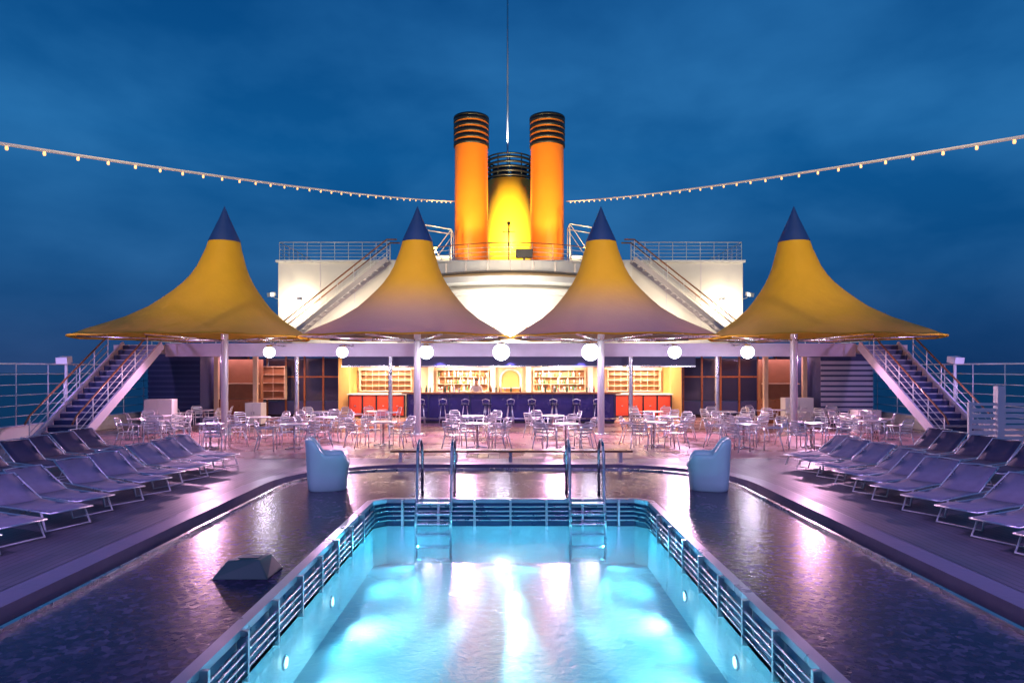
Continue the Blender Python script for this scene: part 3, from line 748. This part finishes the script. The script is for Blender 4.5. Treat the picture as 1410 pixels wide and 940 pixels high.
# ------------------------------------------------------------ superstructure
t=thing('deckhouse_block','tall white superstructure block behind the canopies','superstructure',(0,34,3.3))
MB().box(-12.1,12.1,0,10,0,4.6).build('wall',M['hull'],t,bevel=.03)
MB().box(-12.2,12.2,-.1,10.1,4.61,4.72).build('roof_edge',M['white2'],t)
for s in (-1,1):
    MB().box(min(s*5.9,s*6.3),max(s*5.9,s*6.3),-.15,-.002,0,4.6).build('corner_post',M['white2'],t)
    for x in (8.1,9.9): MB().box(s*x-.015,s*x+.015,-.012,-.002,0,4.6).build('seam',M['lilac'],t)
t=thing('curved_tower','bright curved white tower front between the middle canopies','tower',(0,37,3.3))
a0,a1=PI,2*PI
MB().lathe([(5.3,0),(5.3,2.70)],40,a0=a0,a1=a1).build('wall',M['white'],t)
MB().lathe([(5.3,2.70),(5.8,2.72),(5.82,2.90),(5.5,2.92)],40,a0=a0,a1=a1,smooth=False).build('lower_band',M['white2'],t)
MB().lathe([(5.5,2.92),(5.5,3.14)],40,a0=a0,a1=a1).build('window_band',M['white'],t)
MB().lathe([(5.5,3.14),(6.5,3.16),(6.52,3.44),(5.8,3.46)],40,a0=a0,a1=a1,smooth=False).build('balcony_band',M['white2'],t)
MB().lathe([(5.7,3.46),(5.7,3.70),(6.2,3.72),(6.2,4.2),(0,4.22)],40,a0=a0,a1=a1,smooth=False).build('parapet',M['white'],t)
MB().lathe([(5.72,3.47),(5.72,3.69)],40,a0=a0,a1=a1).build('painted_shade_strip',M['cream'],t)  # darker cream strip paints shade into the recess under the parapet
for k in range(13):
    a=R(210+10*k); x,y=6.22*math.cos(a),6.22*math.sin(a); MB().box(x-.03,x+.03,y-.03,y+.03,3.73,4.18).build('rib',M['pole'],t)
for k in range(5):
    a=R(240+15*k); c,s_=math.cos(a),math.sin(a)
    MB().bar((5.3*c,5.3*s_,.5),(5.36*c,5.36*s_,.5),.9,.08).build('vent',M['steel'],t)
rail('tower_railing','curved railing with wooden top rail in front of the funnels','railing',[(5.95*math.cos(R(a)),37+5.95*math.sin(R(a)),7.52) for a in range(180,361,10)],.85,4,1.05,top=M['wood'],r=.016)
rail('lower_railing','curved lower railing in the gap between the middle canopies','railing',[(6.6*math.cos(R(a)),37+6.6*math.sin(R(a)),3.3) for a in range(220,321,10)],1.0,3,1.1,top=M['wood'],r=.018)
for s,side in ((-1,'left'),(1,'right')):
    rail('roof_railing',f'white railing on top of the {side} superstructure roof','railing',[(s*6.3,34.1,8.02),(s*12.05,34.1,8.02),(s*12.05,40,8.02)],.95,5,.75,r=.018)
    t=thing('wall_staircase',f'slanted white staircase against the {side} superstructure wall','staircase',(s*12,33.2,3.3),0,'wall staircases')
    for q in (-.45,.45):
        MB().bar((0,q,0),(-s*5.8,q,4.6),.05,.24).build('stringer',M['pole'],t)
        m_=MB(); a=Vector((0,q,.95)); b=Vector((-s*5.8,q,5.55)); m_.tube([a,b,b+Vector((-s*.5,0,0))],.04,6); m_.build('handrail',M['wood'],t)
        m_=MB()
        for zz in (.3,.6): m_.tube([(0,q,zz),(-s*5.8,q,4.6+zz)],.016,6)
        for k in range(8): p=Vector((-s*5.8*k/7,q,4.6*k/7)); m_.tube([p,p+Vector((0,0,.95))],.018,6)
        m_.build('balustrade',M['white2'],t)
    for k in range(20):
        x=-s*(5.8*k/20+.15); z=4.6*k/20+.2
        MB().box(x-.14,x+.14,-.42,.42,z-.03,z).build('tread',M['steplight'],t)
    t=thing('wall_lamp',f'bright lamp on the {side} superstructure wall','lamp',(s*11.0,33.95,5.9),0,'wall lamps')
    MB().box(-.13,.13,-.12,.045,-.06,.06).build('housing',M['white2'],t,bevel=.01)
    MB().box(-.12,.12,-.11,.02,-.09,-.062).build('lens',M['walllamp'],t)
    lamp('POINT',(s*11.0,33.45,5.6),(1,.82,.56),300,r=.12)
    lamp('POINT',(s*7.6,33.0,4.4),(1,.80,.60),180,r=.12)
    t=thing('floodlight',f'white floodlight on a bracket at the {side} outer corner of the superstructure','floodlight',(s*12.1,34.3,6.0),0,'corner floodlights')
    MB().tube([(0,0,0),(s*.3,0,.1),(s*.35,0,.25)],.025,6).build('bracket',M['white2'],t)
    MB().bar((s*.3,.0,.3),(s*.5,-.25,.22),.3,.2).build('lamp_head',M['white2'],t)
    t=thing('lattice_frame',f'white lattice frame {side} of the funnels','frame',(s*4.1,36,7.5),0,'lattice frames beside the funnels')
    m_=MB()
    for y in (-.7,.7):
        m_.tube([(-.9,y,0),(-.9,y,2.7)],.035,6); m_.tube([(.9,y,0),(.9,y,2.4)],.035,6); m_.tube([(-.9,y,2.7),(.9,y,2.4)],.035,6)
        m_.tube([(-.9,y,0),(.9,y,2.4)],.025,6); m_.tube([(.9,y,0),(-.9,y,2.7)],.025,6)
    for x,z in ((-.9,2.7),(.9,2.4),(-.9,1.3),(.9,1.2)): m_.tube([(x,-.7,z),(x,.7,z)],.03,6)
    m_.build('truss',M['pole'],t)
    MB().box(-.8,.8,-.6,.6,0,1.0).build('locker',M['white'],t,bevel=.02)
    lamp('POINT',(s*4.3,34.6,8.4),(1,.7,.38),40,r=.1)
for s,side in ((-1,'left'),(1,'right')):
    xc=(649-703)*38/900 if s<0 else (753.5-703)*38/900
    t=thing('funnel',f'tall orange ship funnel with black ringed top, {side} one','funnel',(xc,38,7.5),0,'tall orange funnels')
    MB().lathe([(.97,0),(.955,7.72)],48).build('shaft',M['orange'],t)
    MB().lathe([(.99,0),(1.02,.02),(1.02,.3),(.96,.32)],48,smooth=False).build('base_ring',M['orange'],t)
    for k in range(5):
        z=7.70+k*.34
        MB().lathe([(.97,z),(1.03,z+.02),(1.03,z+.21),(.97,z+.23)],48).build('black_ring',M['black'],t)
        if k<4: MB().lathe([(1.0,z+.23),(1.0,z+.34)],48).build('orange_band',M['orange'],t)
    MB().lathe([(1.0,9.29),(1.04,9.31),(1.03,9.42),(.85,9.42),(.85,8.6),(0,8.6)],48).build('mouth',M['black'],t)
t=thing('middle_funnel','short yellow funnel with black ring cage between the orange funnels','funnel',(-.05,42,7.5))
MB().lathe([(1.75,0),(1.68,2.5),(1.58,6.75),(0,6.8)],48).build('shaft',M['yellowf'],t)
for k in range(5):
    z=6.85+k*.28; MB().lathe([(1.45,z),(1.53,z+.03),(1.53,z+.13),(1.45,z+.15)],40).build('black_ring',M['black'],t)
for k in range(12):
    a=2*PI*k/12; MB().tube([(1.46*math.cos(a),1.46*math.sin(a),6.7),(1.46*math.cos(a),1.46*math.sin(a),8.2)],.04,6).build('cage_bar',M['black'],t)
for x in (-.6,.6): MB().lathe([(.52,6.7),(.52,7.8),(.46,7.8),(.46,7.3),(0,7.3)],20,c=(x,0,0)).build('exhaust_pipe',M['black'],t)
MB().tube([(1.5*math.cos(2*PI*k/24),1.5*math.sin(2*PI*k/24),8.25) for k in range(24)],.05,6,True).build('top_ring',M['black'],t)
t=thing('antenna_mast','very tall thin white mast rising between the funnels','mast',(-.2,44.2,7.5))
MB().tube([(0,0,0),(0,0,8),(0,0,24)],[.07,.065,.055],8).build('mast_pole',mat('mast_white',(.85,.85,.85),.5),t)
MB().box(-.2,.2,-.2,.2,0,.1).build('base',M['white2'],t)
t=thing('signal_post','dark post with crossbar and added lamp head in front of the yellow funnel','post',(-.1,37.0,7.52))
MB().tube([(0,0,0),(0,0,3.0)],.045,8).build('pole',M['dark'],t)
MB().tube([(-.35,0,2.6),(.35,0,2.6)],.025,6).build('crossbar',M['dark'],t)
MB().box(-.1,.1,-.12,.1,3.0,3.16).build('lamp_head',M['dark'],t,bevel=.01)  # lamp head added as a mount for the yellow funnel's spot
t=thing('speaker_box','small dark box on the curved railing','box',(.65,31.1,7.55))
MB().box(-.4,.4,-.15,.15,.1,.5).build('box',M['dark'],t,bevel=.02); MB().box(-.05,.05,-.05,.05,0,.1).build('foot',M['dark'],t)
for s,side in ((-1,'left'),(1,'right')):
    t=thing('deck_floodlight',f'white floodlight on a post behind the {side} railing','floodlight',(s*15.5,22.8,0),0,'floodlights on posts')
    MB().tube([(0,0,0),(0,0,2.6)],.05,8).build('post',M['white2'],t)
    MB().bar((-.05,.1,2.72),(.0,-.25,2.66),.36,.22).build('lamp_head',M['white2'],t)
    t=thing('deck_locker',f'white deck locker by the {side} bulwark','locker',(s*15.2,16.4,0),0,'deck lockers')
    MB().box(-.45,.45,-.9,.9,.05,.95).build('locker_body',M['white'],t,bevel=.02)
    MB().box(-.5,.5,-.95,.95,.95,1.02).build('lid',M['lilac'],t,bevel=.02)
    for y in (-.7,.7): MB().box(-.4,.4,y-.06,y+.06,0,.05).build('foot',M['dark'],t)

# ------------------------------------------------------------ lights
for x in (-10.5,-3.42,3.32,10.4):
    lamp('SPOT',(x*.8,1,10.5),(1,.80,.5),15500,(x,24,6.8),.3,ang=23,blend=1)
for x in (-3.42,3.32): lamp('SPOT',(x,6,9.5),(.62,.45,1),3200,(x,23,3.6),.3,ang=30,blend=1)
# tower front
for x in (-3.2,3.2): lamp('SPOT',(x,29.0,3.9),(1,.90,.74),380,(x*.2,31.5,4.9),.15,ang=100,blend=.9)
lamp('POINT',(0,30.1,4.4),(1,.90,.74),380,r=.15)
lamp('SPOT',(0,27.5,3.7),(1,.84,.66),760,(0,31.5,7.3),.2,ang=65,blend=.9)
# funnels
for x in (-4.0,4.0): lamp('SPOT',(x,32.2,8.1),(1,.76,.36),3400,(x*.45,38,12.5),.2,ang=75,blend=.6)
for x in (-2.2,2.1): lamp('SPOT',(x,33.2,7.9),(1,.74,.34),3000,(x,38,14.5),.2,ang=55,blend=.6)
lamp('SPOT',(-.1,37.3,10.75),(1,.84,.42),2400,(-.05,41,12.9),.1,ang=125,blend=.6)
lamp('SPOT',(-.1,37.2,8.2),(1,.84,.42),1400,(-.05,41,10.5),.1,ang=90,blend=.6)
lamp('SPOT',(-.2,43.4,16.6),(1,.95,.9),2400,(-.2,44.25,24),.1,ang=60,blend=.6)  # unseen spot added to brighten the antenna mast
# terrace pink-magenta
for x in (-11.5,-6.5,-1.8,1.8,6.5,11.5):
    lamp('SPOT',(x,24.85,2.8),(1,.50,.82),880,(x,20.5,0),.1,ang=125,blend=.8)
# lounger decks violet
for s in (-1,1):
    lamp('SPOT',(s*6,2,8),(.60,.36,1),1700,(s*9,12,0),.3,ang=75,blend=.8)
    lamp('SPOT',(s*3.5,-1,6),(.60,.36,1),1100,(s*4.2,8.5,0),.3,ang=60,blend=.9)
    lamp('SPOT',(s*15.3,20,3.0),(.6,.4,1),300,(s*12,26,1.6),.1,ang=120,blend=.8)
    lamp('AREA',(s*12,29.5,2.9),(.9,.5,.75),80,(s*12,29.5,0),size=3,sizey=1.5)
    lamp('SPOT',(s*2.5,1,7),(.7,.9,1),500,(s*3.9,13.4,.5),.2,ang=10,blend=.8)  # unseen pale spot added to brighten the tub chairs
